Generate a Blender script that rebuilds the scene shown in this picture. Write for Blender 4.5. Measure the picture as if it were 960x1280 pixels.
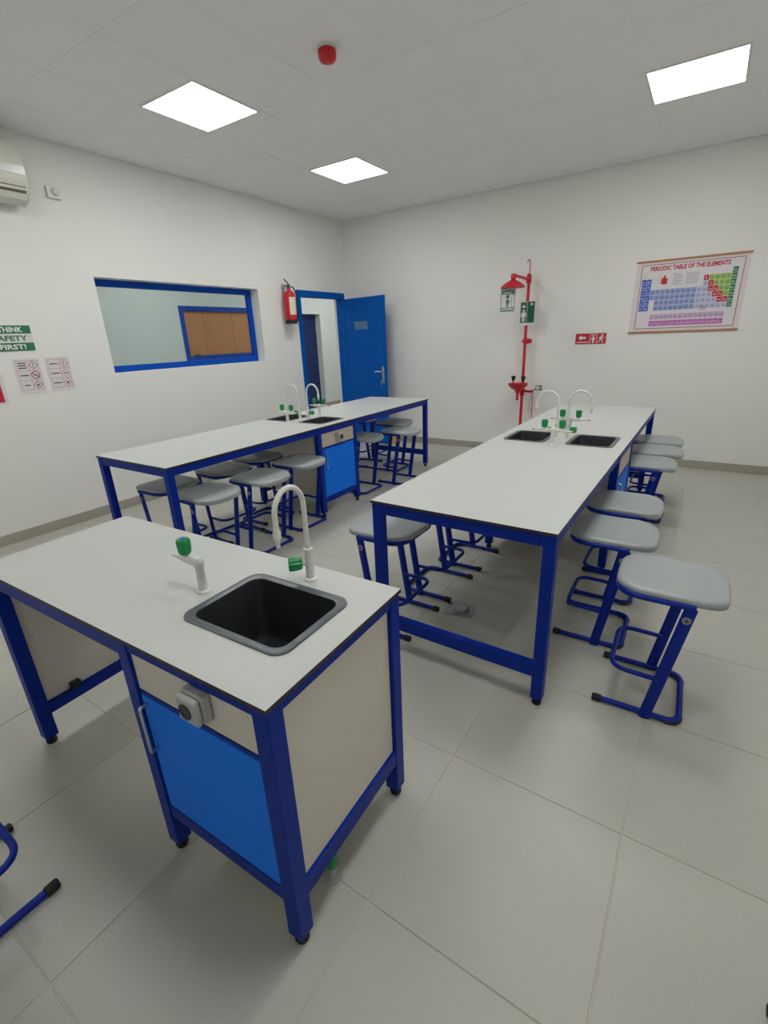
import bpy, bmesh, math, random
from mathutils import Vector, Matrix
random.seed(7)
PI = math.pi
sc = bpy.context.scene
for o in list(bpy.data.objects):
    bpy.data.objects.remove(o)

# ------------------------------------------------------------------ camera
cam_d = bpy.data.cameras.new('camera')
cam = bpy.data.objects.new('camera', cam_d)
sc.collection.objects.link(cam)
Rr = Vector((0.8384947, 0.5435749, -0.0381171))
Uu = Vector((-0.1592422, 0.3113357, 0.9368629))
Ff = Vector((-0.5211224, 0.7794847, -0.3476134))
cam.matrix_world = Matrix(((Rr.x, Uu.x, -Ff.x, 4.8691), (Rr.y, Uu.y, -Ff.y, -6.4657),
                           (Rr.z, Uu.z, -Ff.z, 1.5819), (0, 0, 0, 1)))
cam_d.sensor_fit = 'VERTICAL'
cam_d.sensor_height = 24.0
cam_d.lens = 590.02 * 24.0 / 1280.0
cam_d.clip_start = 0.05
sc.camera = cam

# ------------------------------------------------------------------ world + exposure
world = bpy.data.worlds.new('world')
sc.world = world
world.use_nodes = True
world.node_tree.nodes['Background'].inputs[0].default_value = (0.75, 0.85, 1.0, 1)
world.node_tree.nodes['Background'].inputs[1].default_value = 0.3
vs = sc.view_settings
vs.view_transform = 'Standard'
vs.look = 'None'
vs.exposure = 0.0
vs.gamma = 1.0
vs.use_curve_mapping = False
LAMP = 15.5            # strength of the ceiling panels

# ------------------------------------------------------------------ dimensions
HC = 3.213             # ceiling height
RX, RY = 5.93, -7.2    # right wall, front wall
HB = 0.846             # bench height
WT = 0.20              # thickness of left wall
TOP = 0.013            # worktop thickness

# ------------------------------------------------------------------ materials
def lin(c):
    return tuple((v / 255.0 / 12.92) if v / 255.0 <= 0.04045 else ((v / 255.0 + 0.055) / 1.055) ** 2.4 for v in c)

MATS = {}
def mat(name, rgb, rough=0.5, metal=0.0, var=0.06, scale=40.0, bump=0.0, bump_scale=200.0, spec=0.5,
        emit=None, strength=0.0, speckle=None, coat=0.0):
    m = bpy.data.materials.new(name)
    m.use_nodes = True
    nt = m.node_tree
    b = nt.nodes['Principled BSDF']
    base = lin(rgb)
    tc = nt.nodes.new('ShaderNodeTexCoord')
    nz = nt.nodes.new('ShaderNodeTexNoise')
    nz.inputs['Scale'].default_value = scale
    nz.inputs['Detail'].default_value = 4
    nt.links.new(tc.outputs['Object'], nz.inputs['Vector'])
    mx = nt.nodes.new('ShaderNodeMix')
    mx.data_type = 'RGBA'
    mx.inputs[6].default_value = tuple(max(0, v * (1 - var)) for v in base) + (1,)
    mx.inputs[7].default_value = tuple(min(1, v * (1 + var)) for v in base) + (1,)
    nt.links.new(nz.outputs['Fac'], mx.inputs[0])
    col = mx.outputs[2]
    if speckle:
        n2 = nt.nodes.new('ShaderNodeTexNoise')
        n2.inputs['Scale'].default_value = 220
        n2.inputs['Detail'].default_value = 3
        nt.links.new(tc.outputs['Object'], n2.inputs['Vector'])
        rp = nt.nodes.new('ShaderNodeValToRGB')
        rp.color_ramp.elements[0].position = 0.35
        rp.color_ramp.elements[1].position = 0.7
        nt.links.new(n2.outputs['Fac'], rp.inputs['Fac'])
        m2 = nt.nodes.new('ShaderNodeMix')
        m2.data_type = 'RGBA'
        nt.links.new(rp.outputs['Color'], m2.inputs[0])
        nt.links.new(col, m2.inputs[6])
        m2.inputs[7].default_value = lin(speckle) + (1,)
        col = m2.outputs[2]
    nt.links.new(col, b.inputs['Base Color'])
    b.inputs['Roughness'].default_value = rough
    b.inputs['Metallic'].default_value = metal
    b.inputs['Specular IOR Level'].default_value = spec
    b.inputs['Coat Weight'].default_value = coat
    if bump:
        n3 = nt.nodes.new('ShaderNodeTexNoise')
        n3.inputs['Scale'].default_value = bump_scale
        n3.inputs['Detail'].default_value = 3
        nt.links.new(tc.outputs['Object'], n3.inputs['Vector'])
        bp = nt.nodes.new('ShaderNodeBump')
        bp.inputs['Strength'].default_value = bump
        bp.inputs['Distance'].default_value = 0.002
        nt.links.new(n3.outputs['Fac'], bp.inputs['Height'])
        nt.links.new(bp.outputs['Normal'], b.inputs['Normal'])
    if emit:
        b.inputs['Emission Color'].default_value = tuple(emit) + (1,)
        b.inputs['Emission Strength'].default_value = strength
    MATS[name] = m
    return m

mat('wall_paint', (238, 238, 234), 0.75, var=0.015, scale=3, bump=0.08, bump_scale=150)
mat('corridor_paint', (232, 238, 236), 0.75, var=0.02, scale=3)
mat('ceiling_tile', (242, 240, 239), 0.85, var=0.025, scale=6, bump=0.1, bump_scale=300)
mat('ceiling_bar', (243, 241, 240), 0.8, var=0.02)
mat('floor_tile', (186, 185, 175), 0.42, var=0.06, scale=5, speckle=(192, 191, 180), bump=0.05, bump_scale=80)
mat('grout', (206, 200, 186), 0.9, var=0.08)
mat('skirting', (170, 165, 152), 0.5, var=0.05, scale=20)
mat('frame_blue', (0, 42, 146), 0.45, spec=0.2, var=0.06, scale=60)
mat('stool_blue', (0, 38, 146), 0.4, spec=0.25, var=0.08, scale=60)
mat('door_blue', (0, 88, 178), 0.5, spec=0.12, var=0.04, scale=20)
mat('cabinet_blue', (0, 122, 246), 0.5, spec=0.2, var=0.05, scale=30)
mat('window_blue', (0, 76, 182), 0.5, spec=0.15, var=0.05)
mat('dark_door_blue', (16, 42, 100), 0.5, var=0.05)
mat('laminate', (200, 203, 199), 0.42, var=0.012, scale=5)
mat('laminate_edge', (46, 38, 42), 0.5, var=0.1)
mat('panel_beige', (216, 209, 197), 0.55, var=0.03, scale=15)
mat('strip_beige', (200, 186, 168), 0.55, var=0.03, scale=15)
mat('sink_black', (42, 45, 49), 0.38, var=0.15, scale=30)
mat('sink_rim', (84, 90, 96), 0.32, var=0.06)
mat('seat_grey', (160, 167, 167), 0.36, var=0.04, scale=12, bump=0.08, bump_scale=250)
mat('rubber', (24, 24, 28), 0.6, var=0.1)
mat('white_plastic', (222, 221, 216), 0.3, var=0.02)
mat('grey_plastic', (178, 182, 180), 0.35, var=0.03)
mat('dark_plastic', (60, 62, 64), 0.4, var=0.05)
mat('green_plastic', (0, 142, 74), 0.35, var=0.06)
mat('red_plastic', (200, 30, 36), 0.4, var=0.05)
mat('red_paint', (200, 24, 44), 0.35, var=0.06)
mat('chrome', (200, 200, 202), 0.25, metal=1.0, var=0.03)
mat('brushed_steel', (170, 172, 172), 0.4, metal=1.0, var=0.05)
mat('lamp_diffuser', (255, 255, 255), 0.5, var=0.0, emit=(1.0, 1.0, 0.98), strength=LAMP)
mat('lamp_frame', (225, 225, 225), 0.5, var=0.01)
mat('ac_white', (216, 216, 204), 0.35, var=0.02)
mat('ac_slot', (120, 112, 92), 0.5, var=0.05)
mat('ac_trim', (226, 228, 226), 0.2, var=0.02)
mat('wood_rod', (178, 128, 90), 0.55, var=0.15, scale=60)
mat('brown_board', (206, 140, 92), 0.55, var=0.08, scale=8)
mat('yellow_block', (206, 160, 70), 0.6, var=0.08)
mat('paper', (226, 222, 226), 0.6, var=0.01)
mat('paper_pink', (228, 217, 219), 0.55, var=0.02)
for n, c in {'ink_red': (196, 30, 52), 'ink_pink': (206, 120, 140), 'ink_navy': (60, 66, 110), 'ink_green': (30, 128, 70),
             'ink_dark_green': (14, 92, 62), 'ink_lime': (152, 190, 84), 'ink_blue': (44, 92, 190), 'ink_periwinkle': (142, 158, 212),
             'ink_lavender': (190, 192, 222), 'ink_magenta': (190, 100, 186), 'ink_mauve': (206, 176, 206), 'ink_white': (232, 232, 230),
             'ink_grey': (120, 122, 132), 'ink_orange': (206, 124, 90), 'ink_black': (40, 40, 46), 'sign_green': (36, 120, 74),
             'ink_cream': (226, 226, 200), 'plate_grey': (84, 124, 166), 'ink_maroon': (140, 44, 60)}.items():
    mat(n, c, 0.5, var=0.02)

def glass_mat():
    m = bpy.data.materials.new('window_glass')
    m.use_nodes = True
    nt = m.node_tree
    nt.nodes.clear()
    out = nt.nodes.new('ShaderNodeOutputMaterial')
    mixs = nt.nodes.new('ShaderNodeMixShader')
    tr = nt.nodes.new('ShaderNodeBsdfTransparent')
    tr.inputs[0].default_value = (0.88, 0.93, 0.92, 1)
    gl = nt.nodes.new('ShaderNodeBsdfGlossy')
    gl.inputs['Roughness'].default_value = 0.03
    fr = nt.nodes.new('ShaderNodeFresnel')
    fr.inputs['IOR'].default_value = 1.4
    ge = nt.nodes.new('ShaderNodeNewGeometry')
    inv = nt.nodes.new('ShaderNodeMath'); inv.operation = 'SUBTRACT'; inv.inputs[0].default_value = 1.0
    nt.links.new(ge.outputs['Backfacing'], inv.inputs[1])
    mul = nt.nodes.new('ShaderNodeMath'); mul.operation = 'MULTIPLY'
    nt.links.new(fr.outputs[0], mul.inputs[0]); nt.links.new(inv.outputs[0], mul.inputs[1])
    nt.links.new(mul.outputs[0], mixs.inputs[0])
    nt.links.new(tr.outputs[0], mixs.inputs[1])
    nt.links.new(gl.outputs[0], mixs.inputs[2])
    nt.links.new(mixs.outputs[0], out.inputs[0])
    MATS['window_glass'] = m
glass_mat()

# ------------------------------------------------------------------ mesh helpers
def link(o):
    sc.collection.objects.link(o)
    return o

class MB:
    """collects shapes, becomes one mesh"""
    def __init__(s):
        s.v, s.f, s.mi = [], [], []
        s.cur = 0
    def add(s, vs_, fs_):
        n = len(s.v)
        s.v += [tuple(p) for p in vs_]
        for f in fs_:
            s.f.append(tuple(n + i for i in f))
            s.mi.append(s.cur)
        return s
    def box(s, x0, x1, y0, y1, z0, z1):
        return s.add([(x0, y0, z0), (x1, y0, z0), (x1, y1, z0), (x0, y1, z0), (x0, y0, z1), (x1, y0, z1), (x1, y1, z1), (x0, y1, z1)],
                     [(3, 2, 1, 0), (4, 5, 6, 7), (0, 1, 5, 4), (1, 2, 6, 5), (2, 3, 7, 6), (3, 0, 4, 7)])
    def quadxz(s, x0, x1, z0, z1, y):
        return s.add([(x0, y, z0), (x1, y, z0), (x1, y, z1), (x0, y, z1)], [(0, 1, 2, 3)])
    def polyxz(s, pts, y):
        return s.add([(x, y, z) for x, z in pts], [tuple(range(len(pts)))])
    def discxz(s, cx, cz, r, y, n=20, rx=None):
        return s.polyxz([(cx + (rx or r) * math.cos(2 * PI * i / n), cz + r * math.sin(2 * PI * i / n)) for i in range(n)], y)
    def ringxz(s, cx, cz, r0, r1, y, n=24):
        vs_ = []
        for i in range(n):
            a = 2 * PI * i / n
            vs_ += [(cx + r0 * math.cos(a), y, cz + r0 * math.sin(a)), (cx + r1 * math.cos(a), y, cz + r1 * math.sin(a))]
        return s.add(vs_, [(2 * i, 2 * i + 1, (2 * i + 3) % (2 * n), (2 * i + 2) % (2 * n)) for i in range(n)])
    def framexz(s, x0, x1, z0, z1, t, y):
        s.quadxz(x0, x1, z0, z0 + t, y); s.quadxz(x0, x1, z1 - t, z1, y)
        s.quadxz(x0, x0 + t, z0 + t, z1 - t, y); return s.quadxz(x1 - t, x1, z0 + t, z1 - t, y)
    def linexz(s, x0, z0, x1, z1, t, y):
        dx, dz = x1 - x0, z1 - z0
        L = math.hypot(dx, dz) or 1
        nx, nz = -dz / L * t / 2, dx / L * t / 2
        return s.polyxz([(x0 - nx, z0 - nz), (x1 - nx, z1 - nz), (x1 + nx, z1 + nz), (x0 + nx, z0 + nz)], y)
    def lathe(s, prof, n=16, c=(0, 0, 0), axis='z', cap=True):
        """prof: list of (r, h)"""
        vs_, fs_ = [], []
        for r, h in prof:
            for i in range(n):
                a = 2 * PI * i / n
                p = (r * math.cos(a), r * math.sin(a), h)
                if axis == 'x': p = (p[2], p[0], p[1])
                if axis == 'y': p = (p[1], p[2], p[0])
                if axis == '-x': p = (-p[2], -p[0], p[1])
                if axis == '-y': p = (-p[1], -p[2], p[0])
                vs_.append((p[0] + c[0], p[1] + c[1], p[2] + c[2]))
        m = len(prof)
        for k in range(m - 1):
            for i in range(n):
                j = (i + 1) % n
                fs_.append((k * n + i, k * n + j, (k + 1) * n + j, (k + 1) * n + i))
        if cap:
            fs_.append(tuple(range(n - 1, -1, -1)))
            fs_.append(tuple((m - 1) * n + i for i in range(n)))
        return s.add(vs_, fs_)
    def tube(s, pts, r, n=8, closed=False, r2=None, side=None, radii=None):
        """sweep a (possibly oval) ring: r across 'side', r2 along the other"""
        P = [Vector(p) for p in pts]
        m = len(P)
        r2 = r2 or r
        vs_, fs_ = [], []
        prev = None
        for k in range(m):
            if closed:
                t = (P[(k + 1) % m] - P[k - 1]).normalized()
            else:
                t = (P[min(k + 1, m - 1)] - P[max(k - 1, 0)]).normalized()
            if side is not None:
                a = Vector(side); a = (a - a.dot(t) * t).normalized()
            elif prev is None:
                a = Vector((0, 0, 1)) if abs(t.z) < 0.9 else Vector((1, 0, 0))
                a = (a - a.dot(t) * t).normalized()
            else:
                a = (prev - prev.dot(t) * t).normalized()
            prev = a
            b = t.cross(a)
            q = radii[k] if radii else 1.0
            for i in range(n):
                w = 2 * PI * i / n
                vs_.append(P[k] + a * (math.cos(w) * r * q) + b * (math.sin(w) * r2 * q))
        for k in range(m if closed else m - 1):
            k2 = (k + 1) % m
            for i in range(n):
                j = (i + 1) % n
                fs_.append((k * n + i, k * n + j, k2 * n + j, k2 * n + i))
        if not closed:
            fs_.append(tuple(range(n - 1, -1, -1)))
            fs_.append(tuple((m - 1) * n + i for i in range(n)))
        return s.add(vs_, fs_)
    def mesh(s, name, mats, bevel=0.0, smooth=False, seg=2):
        me = bpy.data.meshes.new(name)
        me.from_pydata(s.v, [], s.f)
        for m in (mats if isinstance(mats, (list, tuple)) else [mats]):
            me.materials.append(MATS[m])
        if len(me.materials) > 1:
            me.polygons.foreach_set('material_index', s.mi)
        bm = bmesh.new()
        bm.from_mesh(me)
        bmesh.ops.recalc_face_normals(bm, faces=bm.faces)
        if bevel:
            es = [e for e in bm.edges if len(e.link_faces) == 2 and e.calc_face_angle(0) > 0.7]
            bmesh.ops.bevel(bm, geom=es, offset=bevel, segments=seg, affect='EDGES', profile=0.5, clamp_overlap=True)
        bm.to_mesh(me)
        bm.free()
        if smooth:
            for p in me.polygons: p.use_smooth = True
            try: me.set_sharp_from_angle(angle=math.radians(50))
            except Exception: pass
        me.update()
        return me
    def build(s, name, mats, parent=None, bevel=0.0, smooth=False, seg=2):
        o = link(bpy.data.objects.new(name, s.mesh(name, mats, bevel, smooth, seg)))
        if parent: o.parent = parent
        return o

def flat_normals_keep(o, direction):
    """print faces: point every normal to -y"""
    me = o.data
    bm = bmesh.new(); bm.from_mesh(me)
    for f in bm.faces:
        f.normal_update()
        if f.normal.dot(Vector(direction)) < 0: f.normal_flip()
    bm.to_mesh(me); bm.free()
    return o

def thing(name, label, cat, loc=(0, 0, 0), rz=0.0, group=None):
    o = link(bpy.data.objects.new(name, None))
    o.empty_display_size = 0.1
    o.location = loc
    o.rotation_euler = (0, 0, rz)
    o['label'] = label
    o['category'] = cat
    if group: o['group'] = group
    return o

def tag(o, label, cat, group=None):
    o['label'] = label; o['category'] = cat
    if group: o['group'] = group
    return o

def struct(o, label=None):
    o['kind'] = 'structure'
    if label: o['label'] = label
    return o

def copy_tree(o, parent=None):
    c = link(o.copy())
    c.parent = parent
    for ch in list(o.children):
        copy_tree(ch, c)
    return c

def fillet(pts, r, seg=5, closed=False):
    """round the inner corners of a 3-D polyline"""
    P = [Vector(p) for p in pts]
    m = len(P)
    out = []
    for k in range(m):
        if not closed and k in (0, m - 1):
            out.append(P[k]); continue
        a, b, c = P[k - 1], P[k], P[(k + 1) % m]
        rr = r[k] if isinstance(r, (list, tuple)) else r
        d1, d2 = (a - b).normalized(), (c - b).normalized()
        ang = d1.angle(d2)
        L = min(rr / math.tan(ang / 2), (a - b).length * 0.49 if closed or k > 1 else (a - b).length * 0.98, (c - b).length * 0.49 if closed or k < m - 2 else (c - b).length * 0.98)
        p0, p2 = b + d1 * L, b + d2 * L
        for i in range(seg + 1):
            t = i / seg
            out.append(p0 * (1 - t) ** 2 + b * 2 * t * (1 - t) * (1) + p2 * t * t if seg > 0 else b)
    return out

def rrect(x0, x1, y0, y1, r, seg=6):
    pts = []
    for cx, cy, a0 in ((x1 - r, y1 - r, 0), (x0 + r, y1 - r, PI / 2), (x0 + r, y0 + r, PI), (x1 - r, y0 + r, 1.5 * PI)):
        for i in range(seg + 1):
            a = a0 + PI / 2 * i / seg
            pts.append((cx + r * math.cos(a), cy + r * math.sin(a)))
    return pts

def slab(name, outer, holes, z0, z1, mats, parent=None):
    """flat plate with holes; second material on its edges"""
    cu = bpy.data.curves.new(name, 'CURVE')
    cu.dimensions = '2D'; cu.fill_mode = 'BOTH'; cu.extrude = (z1 - z0) / 2
    for loop in [outer] + holes:
        sp = cu.splines.new('POLY')
        sp.points.add(len(loop) - 1)
        for p, q in zip(sp.points, loop): p.co = (q[0], q[1], 0, 1)
        sp.use_cyclic_u = True
    tmp = link(bpy.data.objects.new(name + '_tmp', cu))
    dg = bpy.context.evaluated_depsgraph_get()
    me = bpy.data.meshes.new_from_object(tmp.evaluated_get(dg))
    bpy.data.objects.remove(tmp)
    bm = bmesh.new(); bm.from_mesh(me)
    bmesh.ops.remove_doubles(bm, verts=bm.verts, dist=1e-5)
    bmesh.ops.recalc_face_normals(bm, faces=bm.faces)
    bm.to_mesh(me); bm.free()
    me.transform(Matrix.Translation((0, 0, (z0 + z1) / 2)))
    me.materials.clear()
    for m in mats: me.materials.append(MATS[m])
    for p in me.polygons:
        p.material_index = 1 if (len(mats) > 1 and abs(p.normal.z) < 0.5) else 0
        p.use_smooth = False
    me.name = name
    o = link(bpy.data.objects.new(name, me))
    if parent: o.parent = parent
    return o

def texts(name, items, material, parent, y, bold=0.0, idx=None):
    """items: (string, centre x, centre z, cap height, width or None) -> one flat print mesh facing -y"""
    tmp = []
    for s_, cx, cz, h, w in items:
        cu = bpy.data.curves.new('t', 'FONT')
        cu.body = s_; cu.size = 1.0; cu.align_x = 'LEFT'; cu.resolution_u = 2; cu.offset = bold
        tmp.append(link(bpy.data.objects.new('t', cu)))
    dg = bpy.context.evaluated_depsgraph_get()
    mb = MB()
    for o, (s_, cx, cz, h, w) in zip(tmp, items):
        me = bpy.data.meshes.new_from_object(o.evaluated_get(dg))
        xs = [v.co.x for v in me.vertices]; ys = [v.co.y for v in me.vertices]
        if not xs: continue
        x0, x1, y0, y1 = min(xs), max(xs), min(ys), max(ys)
        sz = h / (y1 - y0)
        sx = w / (x1 - x0) if w else sz
        mb.cur = idx[items.index((s_, cx, cz, h, w))] if idx else 0
        mb.add([(cx + (v.co.x - (x0 + x1) / 2) * sx, y, cz + (v.co.y - (y0 + y1) / 2) * sz) for v in me.vertices], [tuple(p.vertices) for p in me.polygons])
        bpy.data.meshes.remove(me)
    for o in tmp: bpy.data.objects.remove(o)
    o = mb.build(name, material, parent)
    return flat_normals_keep(o, (0, -1, 0))

def prints(mb, name, mats, parent):
    return flat_normals_keep(mb.build(name, mats, parent), (0, -1, 0))

# ================================================================== THE ROOM
# ---- floor: base slab (grout) with tiles
fl = struct(MB().box(-3.2, RX + 0.15, RY - 0.15, 5.2, -0.12, -0.003).build('floor', 'grout'))
TS = 0.608
gx, gy = 4.884, -5.145            # a grid crossing read from the photograph
tile_me = MB().box(-TS / 2 + 0.002, TS / 2 - 0.002, -TS / 2 + 0.002, TS / 2 - 0.002, -0.01, 0.0).mesh('floor_tile', 'floor_tile', bevel=0.0015, seg=1)
i0 = math.floor((0 - gx) / TS); i1 = math.ceil((RX - gx) / TS)
j0 = math.floor((RY - gy) / TS); j1 = math.ceil((0 - gy) / TS)
def cut_tile(x0, x1, y0, y1):
    return MB().box(x0, x1, y0, y1, -0.01, 0.0).mesh('floor_tile', 'floor_tile', bevel=0.0015, seg=1)
for i in range(i0, i1):
    for j in range(j0, j1):
        x0, x1 = gx + i * TS, gx + (i + 1) * TS
        y0, y1 = gy + j * TS, gy + (j + 1) * TS
        cx, cy = (x0 + x1) / 2, (y0 + y1) / 2
        if x0 >= -0.001 and x1 <= RX and y0 >= RY and y1 <= 0.001:
            me = tile_me
        else:
            X0, X1, Y0, Y1 = max(x0, 0) + .002, min(x1, RX) - .002, max(y0, RY) + .002, min(y1, 0) - .002
            if X1 - X0 < .01 or Y1 - Y0 < .01: continue
            me = cut_tile(X0 - cx, X1 - cx, Y0 - cy, Y1 - cy)
        o = link(bpy.data.objects.new('floor_tile', me))
        o.location = (cx, cy, -0.0004 * random.random()); o.parent = fl
# corridor tiles
for i in range(5):
    for j in range(-10, 8):
        x0, y0 = -3.04 + i * TS, j * TS
        x1 = min(x0 + TS, 0 if i == 4 else 9)
        o = link(bpy.data.objects.new('floor_tile', tile_me))
        if i == 4:
            continue
        o.location = (x0 + TS / 2, y0 + TS / 2, -0.0002); o.parent = fl

# ---- left wall with window and door openings
WY0, WY1, WZ0, WZ1 = -3.85, -1.835, 1.345, 2.205
DY0, DY1, DZ = -1.138, -0.062, 2.234
w = MB()
w.box(-WT, 0, RY - .15, WY0, 0, HC + .1).box(-WT, 0, WY0, WY1, 0, WZ0).box(-WT, 0, WY0, WY1, WZ1, HC + .1)
w.box(-WT, 0, WY1, DY0, 0, HC + .1).box(-WT, 0, DY0, DY1, DZ, HC + .1).box(-WT, 0, DY1, 0.15, 0, HC + .1)
struct(w.build('wall_left', 'wall_paint'))
struct(MB().box(0, RX + .15, 0, 0.15, 0, HC + .1).build('wall_back', 'wall_paint'))
struct(MB().box(RX, RX + .15, RY - .15, 0, 0, HC + .1).build('wall_right', 'wall_paint'))
struct(MB().box(0, RX, RY - .15, RY, 0, HC + .1).build('wall_front', 'wall_paint'))
# skirting
struct(MB().box(0, .012, RY, DY0 - .002, 0, .09).build('baseboard_left', 'skirting', bevel=.002))
struct(MB().box(.0, RX, -.012, 0, 0, .09).build('baseboard_back', 'skirting', bevel=.002))
struct(MB().box(RX - .012, RX, RY, -.012, 0, .09).build('baseboard_right', 'skirting', bevel=.002))

# ---- corridor behind the left wall
CX = -2.95
W2 = (-0.93, 1.25, 1.30, 2.225)     # far window  y0 y1 z0 z1
D2 = (1.55, 2.84, 2.14)             # far door recess
c = MB()
c.box(CX - .2, CX, RY, W2[0], 0, HC).box(CX - .2, CX, W2[0], W2[1], 0, W2[2]).box(CX - .2, CX, W2[0], W2[1], W2[3], HC)
c.box(CX - .2, CX, W2[1], D2[0], 0, HC).box(CX - .2, CX, D2[0], D2[1], D2[2], HC).box(CX - .2, CX, D2[1], 5.0, 0, HC)
struct(c.build('wall_corridor', 'corridor_paint'))
struct(MB().box(CX, -WT, 5.0, 5.15, 0, HC).build('wall_corridor_end', 'corridor_paint'))
struct(MB().box(CX, -WT, RY - .15, RY, 0, HC).build('wall_corridor_front', 'corridor_paint'))
struct(MB().box(-WT, 0, 0.15, 5.0, 0, HC).build('wall_corridor_side', 'corridor_paint'))
struct(MB().box(CX - .2, -WT, RY, 5.15, HC, HC + .1).build('ceiling_corridor', 'ceiling_tile'))
struct(MB().box(CX, CX + .012, D2[1], 5.0, 0, .09).box(CX, CX + .012, RY, D2[0], 0, .09).build('baseboard_corridor', 'skirting'))
struct(MB().box(CX - .36, CX - .32, W2[0] - .3, 4.0, 0, HC).build('wall_beyond', 'corridor_paint'))

# ---- ceiling
ce = struct(MB().box(0, RX, RY, 0, HC + .03, HC + .1).build('ceiling', 'ceiling_tile'))
CS = 0.61
LX, LY = [1.45, 4.50], [-1.73, -3.56, -5.39]
ox, oy = 1.45 - CS / 2, -1.73 - CS / 2
cells = set()
for lx in LX:
    for ly in LY:
        cells.add((round((lx - CS / 2 - ox) / CS), round((ly - CS / 2 - oy) / CS)))
ct_me = MB().box(-CS / 2 + .004, CS / 2 - .004, -CS / 2 + .004, CS / 2 - .004, 0, .015).mesh('ceiling_tile', 'ceiling_tile', bevel=.002, seg=1)
for i in range(-3, 10):
    for j in range(-12, 6):
        x0, x1, y0, y1 = ox + i * CS, ox + (i + 1) * CS, oy + j * CS, oy + (j + 1) * CS
        if (i, j) in cells: continue
        X0, X1, Y0, Y1 = max(x0, 0), min(x1, RX), max(y0, RY), min(y1, 0)
        if X1 - X0 < .02 or Y1 - Y0 < .02: continue
        if (X0, X1, Y0, Y1) == (x0, x1, y0, y1): me = ct_me
        else:
            cx, cy = (x0 + x1) / 2, (y0 + y1) / 2
            me = MB().box(X0 - cx + .004, X1 - cx - .004, Y0 - cy + .004, Y1 - cy - .004, 0, .015).mesh('ceiling_tile', 'ceiling_tile', bevel=.002, seg=1)
        o = link(bpy.data.objects.new('ceiling_tile', me))
        o.location = ((x0 + x1) / 2, (y0 + y1) / 2, HC); o.parent = ce
for i in range(-2, 10):
    x = ox + i * CS
    if 0 < x < RX: MB().box(x - .006, x + .006, RY, 0, HC - .002, HC + .02).build('grid_bar', 'ceiling_bar', ce)
for j in range(-12, 6):
    y = oy + j * CS
    if RY < y < 0: MB().box(0, RX, y - .006, y + .006, HC - .0016, HC + .02).build('grid_bar', 'ceiling_bar', ce)

# ---- window in the left wall
win = struct(link(bpy.data.objects.new('window_1', None)), 'blue framed interior window looking into the corridor')
fx0, fx1, ft = -.185, -.135, .062
MB().box(fx0, fx1, WY0, WY1, WZ0, WZ0 + ft).build('frame_rail', 'window_blue', win, bevel=.003)
MB().box(fx0, fx1, WY0, WY1, WZ1 - ft, WZ1).build('frame_rail', 'window_blue', win, bevel=.003)
MB().box(fx0, fx1, WY0, WY0 + ft, WZ0 + ft, WZ1 - ft).build('frame_stile', 'window_blue', win, bevel=.003)
MB().box(fx0, fx1, WY1 - ft, WY1, WZ0 + ft, WZ1 - ft).build('frame_stile', 'window_blue', win, bevel=.003)
MB().box(-.162, -.158, WY0 + ft, WY1 - ft, WZ0 + ft, WZ1 - ft).build('pane', 'window_glass', win)
# ---- far window with brown boards
win2 = struct(link(bpy.data.objects.new('window_2', None)), 'blue framed window with brown boards on the far corridor wall')
y0, y1, z0, z1 = W2
t2 = .085
a, b = CX - .06, CX + .015
MB().box(a, b, y0, y1, z0, z0 + t2).build('frame_rail', 'window_blue', win2, bevel=.003)
MB().box(a, b, y0, y1, z1 - t2, z1).build('frame_rail', 'window_blue', win2, bevel=.003)
MB().box(a, b, y0, y0 + t2, z0 + t2, z1 - t2).build('frame_stile', 'window_blue', win2, bevel=.003)
MB().box(a, b, y1 - t2, y1, z0 + t2, z1 - t2).build('frame_stile', 'window_blue', win2, bevel=.003)
yy = y0 + t2
for wd in (.42, .66, .50, .43):
    MB().box(CX - .05, CX - .03, yy + .003, min(yy + wd, y1 - t2) - .003, z0 + t2, z1 - t2).build('board', 'brown_board', win2, bevel=.003)
    yy += wd
MB().box(CX - .028, CX - .012, y0 + .2, y0 + .32, z0 + t2, z0 + t2 + .02).build('latch', 'dark_plastic', win2)

# ---- doorway: frame + open leaf
dr = struct(link(bpy.data.objects.new('door_1', None)), 'open blue metal door with lever handle beside the back wall')
jw = .075
MB().box(-.10, .014, DY0, DY0 + jw, 0, DZ).build('frame_jamb', 'door_blue', dr, bevel=.003)
MB().box(-.10, .014, DY1 - jw, DY1, 0, DZ).build('frame_jamb', 'door_blue', dr, bevel=.003)
MB().box(-.10, .014, DY0 + jw, DY1 - jw, DZ - jw - .01, DZ).build('frame_head', 'door_blue', dr, bevel=.003)
HX, HY = 0.022, DY1 - jw + 0.01
DL = 0.915
leaf = link(bpy.data.objects.new('door_leaf', None))
leaf.parent = dr
bpy.data.objects.remove(leaf)
ang = math.radians(-11.5)
def leaf_place(o):
    o.parent = dr
    o.location = (HX, HY, 0)
    o.rotation_euler = (0, 0, ang)
    return o
LF = MB().box(0, DL, -.04, 0, .012, DZ - jw - .02).build('door_leaf', 'door_blue', None, bevel=.003)
leaf_place(LF)
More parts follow.
